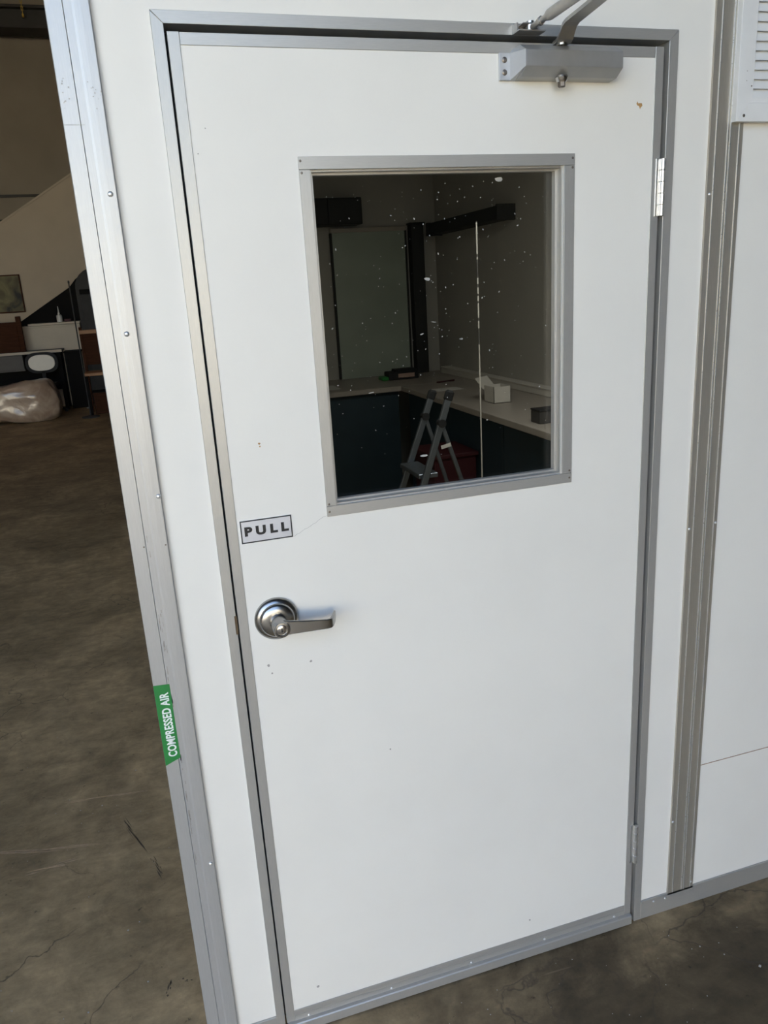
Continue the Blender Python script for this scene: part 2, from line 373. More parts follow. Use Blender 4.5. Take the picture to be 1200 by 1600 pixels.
# shared fastener meshes
def shared(mb, mat, smooth=True):
    o = mb.build('tmp', mat, None, smooth); me = o.data; bpy.data.objects.remove(o); return me
RIVET = shared(MB().lathe([(0.0040, 0.0), (0.0040, 0.0006), (0.0033, 0.0018), (0.0018, 0.0026), (0.0, 0.0028)], (0, 0, 0), (0, -1, 0), 14), 'rivet')
SCREW = shared(MB().lathe([(0.0030, 0.0), (0.0030, 0.0004), (0.0018, 0.0010), (0.0, 0.0011)], (0, 0, 0), (0, -1, 0), 10), 'dark_screw')
def fastener(name, me, x, y, z, parent, sc=1.0):
    o = bpy.data.objects.new(name, me); COL.objects.link(o); o.parent = parent
    o.location = (x, y, z); o.scale = (sc, sc, sc)
    return o

# ================================================================== STRUCTURE: warehouse hall
st = lambda o: tag(o, kind='structure')
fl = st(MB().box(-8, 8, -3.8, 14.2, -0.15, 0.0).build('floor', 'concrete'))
st(MB().box(-40, 40, -45, -3.8, -0.25, -0.02).build('ground_apron', 'asphalt'))
yb = st(MB().box(-45, 45, -20.5, -20.0, -0.02, 3.6).build('wall_yard_bounce', 'bounce_wall'))  # unseen facade added to bounce warm sun through the loading door
MB().box(-45, 45, -20.6, -19.85, 3.6, 3.75).build('coping', 'bounce_wall', yb)
st(MB().box(-8, 8, 13.75, 14.0, 0, 6.6).build('wall_warehouse_back', 'hall_wall'))
st(MB().box(-8.2, -8, -3.8, 14.0, 0, 6.6).build('wall_warehouse_left', 'hall_wall'))
st(MB().box(8, 8.2, -3.8, 14.0, 0, 6.6).build('wall_warehouse_right', 'hall_wall'))
st(MB().box(-8, 8, -3.8, 14.0, 6.6, 6.8).build('ceiling', 'hall_dark'))
# street-side wall with the open loading door (x -6.5 .. 0.9, up to 5.4 m)
st(MB().box(-8, -6.5, -3.8, -3.6, 0, 6.6).box(0.9, 8, -3.8, -3.6, 0, 6.6).box(-6.5, 0.9, -3.8, -3.6, 5.4, 6.6).build('wall_warehouse_front', 'front_brown'))
sh = st(MB().box(1.05, 2.3, -3.60, -3.56, 0, 5.6).build('wall_reflect_panel', 'reflect_panel'))  # unseen dark panel added for a tint edge reflected in the pane
# roof steel across the hall and the mezzanine ledges on the far wall
st(MB().box(-8, 8, 13.2, 13.45, 5.86, 6.1).box(-8, 8, 13.1, 13.55, 6.1, 6.14).box(-8, 8, 13.1, 13.55, 5.82, 5.86).build('trim_1', 'hall_dark'))
st(MB().box(-8, 8, 13.70, 13.75, 3.46, 3.50).build('trim_2', 'hall_dark'))
st(MB().box(-8, 8, 13.70, 13.75, 3.05, 3.11).build('trim_3', 'hall_dark'))

# ================================================================== STRUCTURE: booth
H = 2.75
wf = st(MB().box(-0.170, -0.0145, 0.002, 0.05, 0, H).box(-0.0145, 0.936, 0.002, 0.05, 2.068, H).box(0.936, 1.062, 0.002, 0.05, 0, H).build('wall_front', 'white'))
wp = MB().box(1.066, 2.56, 0.002, 0.05, 0, H).build('wall_panel', 'white', wf)
st(MB().box(-0.170, -0.125, 0.05, 5.25, 0, H).build('wall_booth_left', 'white'))
st(MB().box(2.42, 2.56, 0.05, 5.25, 0, H).build('wall_booth_right', 'booth_in'))
st(MB().box(-0.125, 2.42, 5.12, 5.25, 0, H).build('wall_booth_back', 'booth_in'))
st(MB().box(-0.125, 2.42, 0.05, 5.12, 2.62, H).build('ceiling_booth', 'booth_in'))
# thin brown joint on the panel beyond the batten
part_label(MB().box(1.108, 2.5, 0.0008, 0.003, 0.4245, 0.4258).build('joint_line', 'rust', wp), 'thin brown horizontal joint line')

# baseboards
bb1 = st(MB().box(-0.108, -0.0225, -0.003, 0.002, 0, 0.058, 0.0006).build('baseboard_left', 'alu_h'))
bb2 = st(MB().box(0.944, 2.56, -0.0035, 0.002, 0, 0.056, 0.0008).build('baseboard_right', 'alu_h'))
for x, z in ((0.983, 0.045), (1.019, 0.043)): fastener('rivet', RIVET, x, -0.0035, z, bb2, 0.8)

# corner trim extrusion: flat flange, groove, ridge, shallow bowed flange
ct = st(MB().prism([(-0.1735, 0.06), (-0.1735, -0.0035), (-0.1725, -0.0045), (-0.1482, -0.0045), (-0.1475, -0.0025), (-0.1468, -0.0045),
                    (-0.1350, -0.0046), (-0.1310, -0.0062), (-0.1220, -0.0066), (-0.1100, -0.0064), (-0.1080, -0.0050), (-0.1080, 0.0015),
                    (-0.169, 0.0015), (-0.169, 0.06)], 'z', 0, H).build('trim_4', 'bright_alu'))
for x, z in ((-0.119, 1.812), (-0.126, 1.593), (-0.113, 1.308), (-0.116, 0.515)): fastener('rivet', RIVET, x, -0.0064, z, ct, 1.15)
for x, z in ((-0.151, 1.217), (-0.113, 1.216)): part_label(fastener('screw_hole', SCREW, x, -0.0045 if x < -0.13 else -0.0064, z, ct, 0.55), 'small dark screw hole')
part_label(MB().box(-0.1730, -0.1415, -0.00475, -0.0044, 1.9130, 1.9137).build('joint', 'scuff', ct), 'fine horizontal joint across the flange')
random.seed(3)
mb = MB()
for i in range(46):   # black rub marks beside the groove
    z = random.uniform(0.50, 0.95) if i < 34 else random.uniform(0.95, 1.26)
    x = -0.1438 + random.gauss(0, 0.0007) if i < 34 else -0.142 + random.gauss(0, 0.0022)
    w = random.uniform(0.0003, 0.0012); h = random.uniform(0.004, 0.022)
    mb.box(x - w, x + w, -0.00485, -0.0046, z, z + h)
for i in range(22):   # scuffs up high
    x, z = (random.uniform(-0.168, -0.156), random.uniform(1.93, 1.98)) if i % 2 else (random.gauss(-0.120, 0.004), random.gauss(1.958, 0.012))
    w = random.uniform(0.0003, 0.0012)
    mb.box(x - w, x + w, -0.0068 if x > -0.132 else -0.0047, -0.0045, z, z + random.uniform(0.0008, 0.0025))
part_label(tag(mb.build('rub_marks', 'scuff', ct), kind='stuff'), 'dark rub marks along the groove')

# batten between the wall panels: flat strip with four narrow ribs
bt = st(MB().box(1.0263, 1.1049, -0.0035, 0.002, 0.05, H).build('trim_5', 'batten'))
for x in (1.0405, 1.0680, 1.0745, 1.0955):
    part_label(MB().prism([(x - 0.0011, -0.0035), (x - 0.0006, -0.0050), (x + 0.0006, -0.0050), (x + 0.0011, -0.0035)], 'z', 0.056, H).build('rib', 'rivet', bt), 'narrow bright rib')
for x, z in ((1.033, 1.785), (1.030, 1.073), (1.101, 1.078), (1.030, 0.28), (1.098, 0.071)): fastener('rivet', RIVET, x, -0.0035, z, bt, 0.85)

# door casing with mitred corners
cs = st(empty('trim_6'))
XL0, XL1, XR0, XR1, ZT0, ZT1 = -0.0225, -0.0037, 0.9242, 0.9440, 2.0577, 2.0765
MB().prism([(XL0, 0), (XL1, 0), (XL1, ZT0 - 0.0003), (XL0, ZT1 - 0.0006)], 'y', -0.0035, 0.07, 0.0006).build('casing_jamb', 'alu', cs)
MB().prism([(XR0, 0), (XR1, 0), (XR1, ZT1 - 0.0006), (XR0, ZT0 - 0.0003)], 'y', -0.0035, 0.07, 0.0006).build('casing_jamb', 'alu', cs)
MB().prism([(XL0, ZT1), (XL1, ZT0), (XR0, ZT0), (XR1, ZT1)], 'y', -0.0035, 0.07, 0.0006).build('casing_head', 'alu_h', cs)
MB().box(XL1, 0.012, 0.047, 0.058, 0, ZT0).box(0.902, XR0, 0.047, 0.058, 0, ZT0).box(0.012, 0.902, 0.047, 0.058, 2.036, ZT0).build('door_stop', 'black', cs)
part_label(MB().box(-0.0068, -0.0018, -0.0045, 0.02, 1.014, 1.053, 0.0006).build('strike_plate', 'bronze', cs), 'worn bronze strike plate')

# ================================================================== DOOR
door = st(empty('door_1'))
X0, X1, Z0, Z1 = 0.0, 0.914, 0.031, 2.0477
WX0, WX1, WZ0, WZ1 = 0.2121, 0.7025, 1.2443, 1.8439      # window opening
def ring(bmx, ox0, ox1, oz0, oz1, ix0, ix1, iz0, iz1, y0, y1):
    bmx.box(ox0, ix0, y0, y1, oz0, oz1); bmx.box(ix1, ox1, y0, y1, oz0, oz1)
    bmx.box(ix0, ix1, y0, y1, oz0, iz0); bmx.box(ix0, ix1, y0, y1, iz1, oz1)
    return bmx
def ring_solid(ox0, ox1, oz0, oz1, ix0, ix1, iz0, iz1, y0, y1):
    """one welded slab with a rectangular hole"""
    t = MB(); b = t.bm
    O = [(ox0, oz0), (ox1, oz0), (ox1, oz1), (ox0, oz1)]; I = [(ix0, iz0), (ix1, iz0), (ix1, iz1), (ix0, iz1)]
    vo = {}
    for k, y in (('f', y0), ('b', y1)):
        vo['o' + k] = [b.verts.new((p[0], y, p[1])) for p in O]; vo['i' + k] = [b.verts.new((p[0], y, p[1])) for p in I]
    for i in range(4):
        j = (i + 1) % 4
        b.faces.new((vo['of'][i], vo['of'][j], vo['if'][j], vo['if'][i]))
        b.faces.new((vo['ob'][j], vo['ob'][i], vo['ib'][i], vo['ib'][j]))
        b.faces.new((vo['of'][j], vo['of'][i], vo['ob'][i], vo['ob'][j]))
        b.faces.new((vo['if'][i], vo['if'][j], vo['ib'][j], vo['ib'][i]))
    bmesh.ops.recalc_face_normals(b, faces=b.faces)
    return t
slab = ring_solid(X0 + 0.002, X1 - 0.002, Z0, Z1 - 0.002, WX0, WX1, WZ0, WZ1, 0.0, 0.045).build('door_panel', 'door_white', door)
# edge channel
MB().box(X0, 0.0187, -0.0016, 0.0465, Z0, Z1, 0.0006).build('edge_trim', 'alu', door)
MB().box(0.8957, X1, -0.0016, 0.0465, Z0, Z1, 0.0006).build('edge_trim', 'alu', door)
MB().box(0.0190, 0.8954, -0.0013, 0.0465, 2.0288, Z1 - 0.0005, 0.0006).build('edge_trim', 'alu_h', door)
kick = MB().box(0.0190, 0.8954, -0.0016, 0.0, 0.0285, 0.0596, 0.0004).box(0.0190, 0.8954, -0.0021, -0.0014, 0.0440, 0.0446).build('edge_trim', 'alu_h', door)
for x in (0.052, 0.254, 0.461, 0.662, 0.865): fastener('rivet', RIVET, x, -0.0016, 0.0345, door, 0.85)
part_label(MB().prism([(0.0, 0.0305), (-0.0085, 0.0285), (-0.0105, 0.0262), (-0.0105, 0.003), (0.0, 0.003)], 'x', 0.001, 0.9125).build('door_sweep', 'alu_h', door), 'grey metal sweep along the foot of the door')

# window: face trim, stepped stop bead, pane
wfr = part_label(ring_solid(WX0 - 0.004, WX1 + 0.004, WZ0 - 0.004, WZ1 + 0.004, WX0, WX1, WZ0, WZ1, -0.0008, 0.0).build('window_frame', 'alu', door), 'grey aluminium frame of the vision window')
FX0, FX1, FZ0, FZ1 = 0.1922, 0.7246, 1.2238, 1.8644
MB().box(FX0, FX1, -0.0035, 0.0, WZ1, FZ1, 0.0005).build('frame_rail', 'alu_h', wfr)
MB().box(FX0, FX1, -0.0035, 0.0, FZ0, WZ0, 0.0005).build('frame_rail', 'alu_h', wfr)
MB().box(FX0, WX0, -0.0030, 0.0, WZ0 + 0.0004, WZ1 - 0.0004, 0.0005).build('frame_rail', 'alu', wfr)
MB().box(WX1, FX1, -0.0030, 0.0, WZ0 + 0.0004, WZ1 - 0.0004, 0.0005).build('frame_rail', 'alu', wfr)
ring_solid(WX0 - 0.0002, WX1 + 0.0002, WZ0 - 0.0002, WZ1 + 0.0002, WX0 + 0.003, WX1 - 0.003, WZ0 + 0.003, WZ1 - 0.003, 0.004, 0.034).build('reveal', 'alu', wfr)
ring_solid(WX0 + 0.002, WX1 - 0.002, WZ0 + 0.002, WZ1 - 0.002, WX0 + 0.0078, WX1 - 0.0078, WZ0 + 0.0068, WZ1 - 0.0068, 0.019, 0.0315).build('stop_bead', 'alu', wfr)
for x, z in ((0.1955, 1.8575), (0.1965, 1.8385), (0.7195, 1.8565), (0.7195, 1.840), (0.197, 1.2485), (0.197, 1.2335), (0.719, 1.2500), (0.719, 1.2345)):
    fastener('screw', SCREW, x, -0.0033, z, wfr, 0.75)
pane = part_label(MB().box(WX0 + 0.004, WX1 - 0.004, 0.0325, 0.0375, WZ0 + 0.004, WZ1 - 0.004).build('pane', 'glass', door), 'dark dusty glass pane')
# dust specks and smears on the glass
random.seed(11)
mb = MB()
def flake(x, z, w, h, a=0.0):
    n = 7; pts = []
    for i in range(n):
        t = 2 * math.pi * i / n; r = random.uniform(0.6, 1.0)
        px, pz = w * r * math.cos(t), h * r * math.sin(t)
        pts.append((x + px * math.cos(a) - pz * math.sin(a), z + px * math.sin(a) + pz * math.cos(a)))
    mb.prism(pts, 'y', 0.0321, 0.0325)
for i in range(230):
    x = random.uniform(WX0 + 0.02, WX1 - 0.015); z = WZ0 + 0.02 + (WZ1 - WZ0 - 0.04) * random.random() ** 0.6
    s = random.choice((0.0005, 0.0005, 0.0007, 0.0009, 0.0012))
    flake(x, z, s * random.uniform(0.8, 2.2), s, random.uniform(0, 3))
for x, z, w, h, a in ((0.430, 1.653, 0.0080, 0.0036, -0.12), (0.306, 1.449, 0.0085, 0.0013, 0.10), (0.4405, 1.573, 0.0080, 0.0009, -0.15), (0.4970, 1.537, 0.0048, 0.0016, -0.05),
                       (0.5830, 1.8260, 0.0100, 0.0055, 0.0), (0.408, 1.312, 0.010, 0.0028, 0.0), (0.415, 1.552, 0.005, 0.0014, 0.3)):
    flake(x, z, w, h, a)
part_label(tag(mb.build('dust_specks', 'dust', door), kind='stuff'), 'pale dust specks and smears on the glass')

# chips and marks on the door face
mb = MB()
mb.prism([(0.8575, 1.950), (0.8595, 1.9475), (0.8635, 1.946), (0.8655, 1.941), (0.8672, 1.944), (0.8705, 1.9468), (0.8695, 1.951), (0.8650, 1.9512), (0.8612, 1.9508), (0.8595, 1.9545)], 'y', -0.0004, 0.0)
part_label(mb.build('paint_chip', 'chip', door), 'brown chip in the white paint')
def spot(x, z, r, mat='scuff'):
    n = 8; mm = MB().prism([(x + r * random.uniform(.6, 1.1) * math.cos(2 * math.pi * i / n), z + r * random.uniform(.6, 1.1) * math.sin(2 * math.pi * i / n)) for i in range(n)], 'y', -0.0004, 0.0)
    mm.build('scuff', mat, door)
for a in ((0.0765, 1.381, 0.0026, 'chip'), (0.0772, 1.3755, 0.0016, 'chip'), (0.049, 0.934, 0.0032), (0.054, 0.916, 0.0022), (0.134, 0.926, 0.0030), (0.289, 0.682, 0.0022), (0.027, 1.871, 0.0014), (0.043, 1.909, 0.0012), (0.080, 0.106, 0.0040), (0.622, 0.107, 0.0028)):
    spot(*a)
mb = MB(); px, pz = 0.1245, 1.1935
for i in range(1, 13):
    qx = 0.1245 + (0.1910 - 0.1245) * i / 12; qz = 1.1935 + (1.2265 - 1.1935) * i / 12 + random.uniform(-0.0012, 0.0012)
    mb.bar((px, -0.0001, pz), (qx, -0.0001, qz), 0.0004, 0.0004); px, pz = qx, qz
part_label(mb.build('hairline_crack', 'scuff', door), 'hairline crack below the window corner')

# hinges
for z0, z1 in ((1.747, 1.853), (0.192, 0.304)):
    hg = part_label(MB().box(0.9045, 0.9148, -0.0036, -0.0014, z0, z1, 0.0004).build('hinge', 'hinge', door), 'bare zinc butt hinge')
    k = 5; L = (z1 - z0) / k
    for i in range(k):
        MB().lathe([(0.0048, 0.0003), (0.0055, 0.0010), (0.0055, L - 0.0010), (0.0048, L - 0.0003)], (0.9180, -0.0062, z0 + i * L), (0, 0, 1), 16).build('knuckle', 'hinge', hg, True)

# lever handle
hx, hz = 0.0742, 1.0325
hd = part_label(MB().lathe([(0.0435, 0.0), (0.0438, 0.003), (0.0425, 0.0065), (0.0375, 0.0105), (0.0350, 0.0115), (0.0338, 0.0150), (0.0300, 0.0185), (0.0215, 0.0205), (0.0170, 0.0208), (0.0, 0.0208)], (hx, 0, hz), (0, -1, 0), 56).build('door_handle', 'handle', door, True), 'brushed nickel lever handle on a round stepped rose')
MB().lathe([(0.0172, 0.0195), (0.0165, 0.0215), (0.0158, 0.024), (0.0158, 0.0615), (0.0148, 0.0632), (0.0118, 0.0636), (0.0110, 0.0600), (0.0, 0.0600)], (hx, 0, hz), (0, -1, 0), 40).build('neck', 'handle', hd, True)
kc = MB().lathe([(0.0090, 0.0600), (0.0090, 0.0616), (0.0084, 0.0620), (0.0, 0.0620)], (hx, 0, hz), (0, -1, 0), 28).build('key_cylinder', 'steel', hd, True)
MB().box(hx - 0.0011, hx + 0.0011, -0.0624, -0.0618, hz - 0.0042, hz + 0.0042).build('keyhole', 'ink', hd)
secs = []
path = [((0.0800, -0.0520), 0.0150, 1.0325), ((0.0900, -0.0545), 0.0140, 1.0322), ((0.1100, -0.0560), 0.0125, 1.0310), ((0.1450, -0.0575), 0.0105, 1.0285), ((0.1640, -0.0580), 0.0096, 1.0272),
        ((0.1695, -0.0570), 0.0095, 1.0272), ((0.1735, -0.0530), 0.0093, 1.0275), ((0.1800, -0.0395), 0.0085, 1.0285), ((0.1865, -0.0235), 0.0072, 1.0300)]
for i, ((x, y), h, zc) in enumerate(path):
    a = Vector(path[max(0, i - 1)][0]); b = Vector(path[min(len(path) - 1, i + 1)][0]); d = (b - a).normalized(); nrm = Vector((-d.y, d.x)) * 0.0032
    if i == len(path) - 1: nrm *= 0.6
    c = 0.0013
    def q(s, dz): return (x + nrm.x * s, y + nrm.y * s, zc + dz)
    secs.append([q(-1, -h + c), q(-0.6, -h), q(0.6, -h), q(1, -h + c), q(1, h - c), q(0.6, h), q(-0.6, h), q(-1, h - c)])
MB().sweep(secs).build('lever', 'handle', hd, True)

# door closer
dc = part_label(MB().prism([(0.0, 1.985), (-0.0245, 1.9865), (-0.0450, 1.9990), (-0.0450, 2.0250), (-0.0245, 2.0375), (0.0, 2.0390)], 'x', 0.6010, 0.7965, 0.0008).build('door_closer', 'closer', door), 'silver hydraulic door closer')
MB().sweep([[(0.5905, -0.0050, 1.9855), (0.5905, -0.0050, 2.0285), (0.5905, 0.0, 2.0285), (0.5905, 0.0, 1.9855)],
            [(0.6008, -0.0450, 1.9990), (0.6008, -0.0450, 2.0250), (0.6008, 0.0, 2.0390), (0.6008, 0.0, 1.9850)]]).build('end_wedge', 'light_alu', dc)  # paler metal puts the light falling on this facet into its colour
pltm = MB().box(0.5695, 0.5905, -0.0060, 0.0, 1.9850, 2.0290, 0.0006).build('mounting_plate', 'light_alu', dc)
for z in (1.9975, 2.0175): fastener('screw', SCREW, 0.5790, -0.0060, z, dc, 1.7)
sx_, sy_ = 0.6820, -0.0260
MB().lathe([(0.0110, 0.0), (0.0120, 0.003), (0.0105, 0.007), (0.0085, 0.010), (0.0, 0.010)], (sx_, sy_, 1.9885), (0, 0, -1), 24).build('spindle_nut', 'steel', dc, True)
MB().lathe([(0.0068, 0.0), (0.0068, 0.0075), (0.0055, 0.009), (0.0, 0.009)], (sx_, sy_, 1.9790), (0, 0, -1), 6).build('spindle_end', 'dark_screw', dc)
MB().lathe([(0.0100, 0.0), (0.0100, 0.004), (0.0080, 0.0065), (0.0, 0.0065)], (sx_, sy_, 2.0370), (0, 0, 1), 24).build('spindle', 'steel', dc, True)
# main arm: cranked flat bar out to the elbow
E_ = Vector((0.632, -0.452, 0)); S_ = Vector((sx_, sy_, 0)); dd = (E_ - S_); LA = dd.length; dd.normalize(); side = Vector((-dd.y, dd.x, 0))
secs = []
for s, z, w in ((-0.016, 2.0425, 0.010), (-0.010, 2.0423, 0.0135), (0.006, 2.0425, 0.0145), (0.016, 2.0455, 0.0142), (0.026, 2.0545, 0.0138), (0.034, 2.0610, 0.0135), (0.046, 2.0632, 0.0132), (0.20, 2.0632, 0.0120), (LA + 0.010, 2.0632, 0.0100)):
    c = S_ + dd * s; th = 0.0030
    p = lambda k, h: tuple(Vector((c.x + side.x * w * k, c.y + side.y * w * k, z + h)))
    secs.append([p(-1, -th), p(1, -th), p(1, th), p(-1, th)])
arm = part_label(MB().sweep(secs).build('closer_arm', 'arm_steel', dc), 'flat cranked steel arm')
# forearm: threaded end, sleeve, out to the elbow, and frame shoe
B_ = Vector((0.622, -0.0300, 2.0640)); E3 = Vector((0.632, -0.452, 2.0720)); fd = (E3 - B_).normalized()
MB().cyl(B_, B_ + fd * 0.045, 0.0048, 16).cyl(B_ + fd * 0.024, B_ + fd * 0.031, 0.0075, 6).cyl(B_ + fd * 0.045, B_ + fd * 0.058, 0.0055, 20, 0.0090).cyl(B_ + fd * 0.058, B_ + fd * 0.30, 0.0090, 20).cyl(B_ + fd * 0.30, E3, 0.0060, 16).build('forearm', 'arm_steel', dc, True)
MB().cyl((E3.x, E3.y, 2.0605), (E3.x, E3.y, 2.0800), 0.009, 18).build('elbow_pin', 'steel', dc, True)
shoe = MB().box(0.5960, 0.6480, -0.0065, -0.0035, 2.0580, 2.0750, 0.0006).box(0.5960, 0.6480, -0.0300, -0.0065, 2.0575, 2.0600, 0.0005).box(0.5960, 0.5985, -0.0220, -0.0065, 2.0600, 2.0720).box(0.6050, 0.6350, -0.0280, -0.0065, 2.0690, 2.0712, 0.0005).build('frame_shoe', 'arm_steel', dc)
MB().cyl((0.622, -0.020, 2.0600), (0.622, -0.020, 2.0745), 0.0075, 18).build('shoe_pivot', 'steel', dc, True)
for x in (0.605, 0.640): MB().cyl((x, -0.0095, 2.066), (x, -0.0065, 2.066), 0.0035, 12).build('screw', 'dark_screw', dc)

# ================================================================== SIGNS
pull = empty('pull_sign', 'silver PULL sign with black border on the white door above the lever', 'sign')
MB().box(0.0240, 0.1225, -0.0011, 0.0, 1.1935, 1.2385).build('sign_plate', 'sign_plate', pull)
bw = 0.0023
ring_solid(0.0243, 0.1222, 1.1938, 1.2382, 0.0243 + bw, 0.1222 - bw, 1.1938 + bw, 1.2382 - bw, -0.00125, -0.0010).build('border', 'ink', pull)
me = fit_text('PULL', 0.0840, 0.0185, 0.055, 1.55); me.materials.clear(); me.materials.append(M['ink'])
lt = link('lettering', me, pull); lt.location = (0.0735, -0.0013, 1.2165); lt.rotation_euler = (math.radians(90), 0, 0)

ca = empty('pipe_marker_sticker', 'green COMPRESSED AIR sticker on the metal corner trim', 'sticker')
MB().prism([(-0.1733, 0.9400), (-0.1435, 0.9380), (-0.1435, 0.7760), (-0.1733, 0.7640)], 'y', -0.0051, -0.0044).build('sticker_film', 'green', ca)
me = fit_text('COMPRESSED AIR', 0.1400, 0.0170, 0.028, 1.05); me.materials.clear(); me.materials.append(M['white_ink'])
lt = link('lettering', me, ca); lt.location = (-0.1565, -0.0053, 0.8520)
lt.rotation_euler = Matrix(((0, -1, 0), (0, 0, -1), (1, 0, 0))).to_euler()

# ================================================================== VENT
vt = empty('wall_vent', 'white slatted louvre vent in a mitred frame above the metal batten', 'vent')
VX0, VZ0, VX1, VZ1, fw_ = 1.0745, 1.9165, 1.5045, 2.3465, 0.0300
for pts in ([(VX0, VZ0), (VX1, VZ0), (VX1 - fw_, VZ0 + 0.034), (VX0 + fw_, VZ0 + 0.034)], [(VX0, VZ1), (VX1, VZ1), (VX1 - fw_, VZ1 - 0.034), (VX0 + fw_, VZ1 - 0.034)],
            [(VX0, VZ0), (VX0 + fw_, VZ0 + 0.034), (VX0 + fw_, VZ1 - 0.034), (VX0, VZ1)], [(VX1, VZ0), (VX1 - fw_, VZ0 + 0.034), (VX1 - fw_, VZ1 - 0.034), (VX1, VZ1)]):
    MB().prism(pts, 'y', -0.0165, -0.0036, 0.0005).build('frame_rail', 'vent', vt)
ix0, iz0, ix1, iz1 = VX0 + fw_, VZ0 + 0.034, VX1 - fw_, VZ1 - 0.034
ring_solid(ix0, ix1, iz0, iz1, ix0 + 0.009, ix1 - 0.009, iz0 + 0.009, iz1 - 0.009, -0.0135, -0.0036).build('inner_frame', 'vent', vt)
n = int((iz1 - iz0 - 0.018) / 0.0168)
slat = None
for i in range(n):
    if slat is None:
        z = iz0 + 0.009
        slat = MB().prism([(-0.0115, z), (-0.0100, z + 0.0002), (-0.0020, z + 0.0195), (-0.0040, z + 0.0195)], 'x', ix0 + 0.0092, ix1 - 0.0092).build('slat', 'vent', vt)
    else:
        o = slat.copy(); COL.objects.link(o); o.location = (0, 0, 0.0168 * i)
fastener('screw', SCREW, VX0 + 0.0185, -0.0165, VZ0 + 0.0105, vt, 1.0)
for z in (1.989, 2.006): fastener('screw_hole', SCREW, VX0 + 0.020, -0.0163, z, vt, 0.35)
fastener('screw', SCREW, ix0 + 0.005, -0.0135, iz0 + 0.030, vt, 0.5)

# ================================================================== BOOTH INTERIOR
wb1 = empty('rear_workbench', 'pale-topped dark workbench along the back of the booth, seen through the glass', 'workbench')
MB().box(-0.12, 2.415, 4.28, 5.115, 0.862, 0.90, 0.003).build('worktop', 'worktop', wb1)
for x0, x1 in ((-0.10, 0.62), (0.63, 1.19), (1.20, 1.76)): MB().box(x0, x1, 4.34, 4.36, 0.08, 0.862).build('front_panel', 'navy', wb1)
MB().box(-0.10, 1.76, 4.40, 5.10, 0.0, 0.08).build('plinth', 'navy', wb1)
wb2 = empty('side_workbench', 'long pale workbench with dark front running towards the glass', 'workbench')
MB().box(1.765, 2.415, 0.9, 4.275, 0.862, 0.90, 0.003).build('worktop', 'worktop', wb2)
for y0, y1 in ((0.92, 1.75), (1.76, 2.59), (2.60, 3.43), (3.44, 4.26)): MB().box(1.82, 1.84, y0, y1, 0.08, 0.862).build('front_panel', 'navy', wb2)
MB().box(1.88, 2.40, 0.92, 4.26, 0.0, 0.08).build('plinth', 'navy', wb2)

gb = empty('green_panel', 'tall pale green glossy panel standing on the rear workbench', 'panel')
MB().box(1.50, 2.13, 5.085, 5.115, 0.901, 2.09).build('sheet', 'green_board', gb)
MB().box(1.49, 2.14, 5.07, 5.115, 2.09, 2.125, 0.002).build('top_rail', 'worktop', gb)
for x in (1.485, 2.13): MB().box(x, x + 0.015, 5.075, 5.115, 0.901, 2.09).build('side_rail', 'duct', gb)
cb = empty('wall_cabinet', 'dark wall cabinet above the green panel in the booth corner', 'cabinet')
MB().box(1.15, 1.72, 4.90, 5.12, 2.14, 2.34, 0.004).build('carcass', 'duct', cb)
MB().box(1.16, 1.43, 4.885, 4.90, 2.15, 2.33, 0.002).build('cabinet_door', 'duct', cb)
MB().box(1.44, 1.71, 4.885, 4.90, 2.15, 2.33, 0.002).build('cabinet_door', 'duct', cb)
du = empty('wall_duct', 'dark narrow duct high on the booth side wall', 'duct')
MB().box(2.29, 2.415, 3.62, 4.95, 2.035, 2.125, 0.004).build('duct_body', 'duct', du)
for y in (3.60, 4.94): MB().box(2.28, 2.418, y, y + 0.025, 2.028, 2.132, 0.003).build('end_cap', 'duct', du)
col_ = empty('corner_post', 'dark post in the booth corner beside the green panel', 'post')
MB().box(2.17, 2.28, 5.02, 5.115, 0.901, 2.13, 0.003).build('upright', 'duct', col_)
MB().box(2.16, 2.29, 5.01, 5.118, 2.13, 2.145, 0.002).build('cap', 'duct', col_)
tr = empty('cable_trunking', 'long pale cable trunking lying on the side bench against the wall', 'trunking')
MB().box(2.345, 2.42, 1.0, 4.9, 0.901, 0.945, 0.003).build('channel', 'carton', tr)
MB().box(2.340, 2.42, 1.0, 4.9, 0.945, 0.955, 0.002).build('cover', 'carton', tr)

cs2 = empty('tool_case', 'low black case with green end and faded label on the rear bench', 'case')
MB().box(1.80, 2.06, 4.68, 4.82, 0.901, 0.965, 0.006).build('body', 'black', cs2)
MB().prism([(4.69, 0.965), (4.81, 0.965), (4.79, 0.985), (4.71, 0.985)], 'x', 1.86, 2.04, 0.002).build('lid', 'black', cs2)
MB().box(1.88, 2.02, 4.676, 4.681, 0.918, 0.950).build('label_strip', 'pinkish', cs2)
MB().box(1.745, 1.80, 4.69, 4.81, 0.901, 0.930, 0.005).build('green_end', 'bright_green', cs2)
bx = empty('open_carton', 'small white carton with raised lid on the side bench', 'box')
t = 0.003
MB().box(1.953, 2.069, 3.0, 3.0 + t, 0.901, 1.003).box(1.953, 2.069, 3.14, 3.143, 0.901, 1.003).box(1.953, 1.956, 3.0, 3.143, 0.901, 1.003).box(2.066, 2.069, 3.0, 3.143, 0.901, 1.003).box(1.953, 2.069, 3.0, 3.143, 0.901, 0.904).build('tray', 'carton', bx)
lid_ = MB().box(-0.075, 0.075, -0.045, 0.045, -0.0015, 0.0015, 0, Matrix.Translation((1.985, 3.20, 1.012)) @ Matrix.Rotation(0.6, 4, 'Z') @ Matrix.Rotation(math.radians(48), 4, 'X')).build('lid', 'carton', bx)
MB().box(1.955, 1.985, 3.143, 3.190, 0.985, 0.988).build('lid_hinge', 'carton', bx)
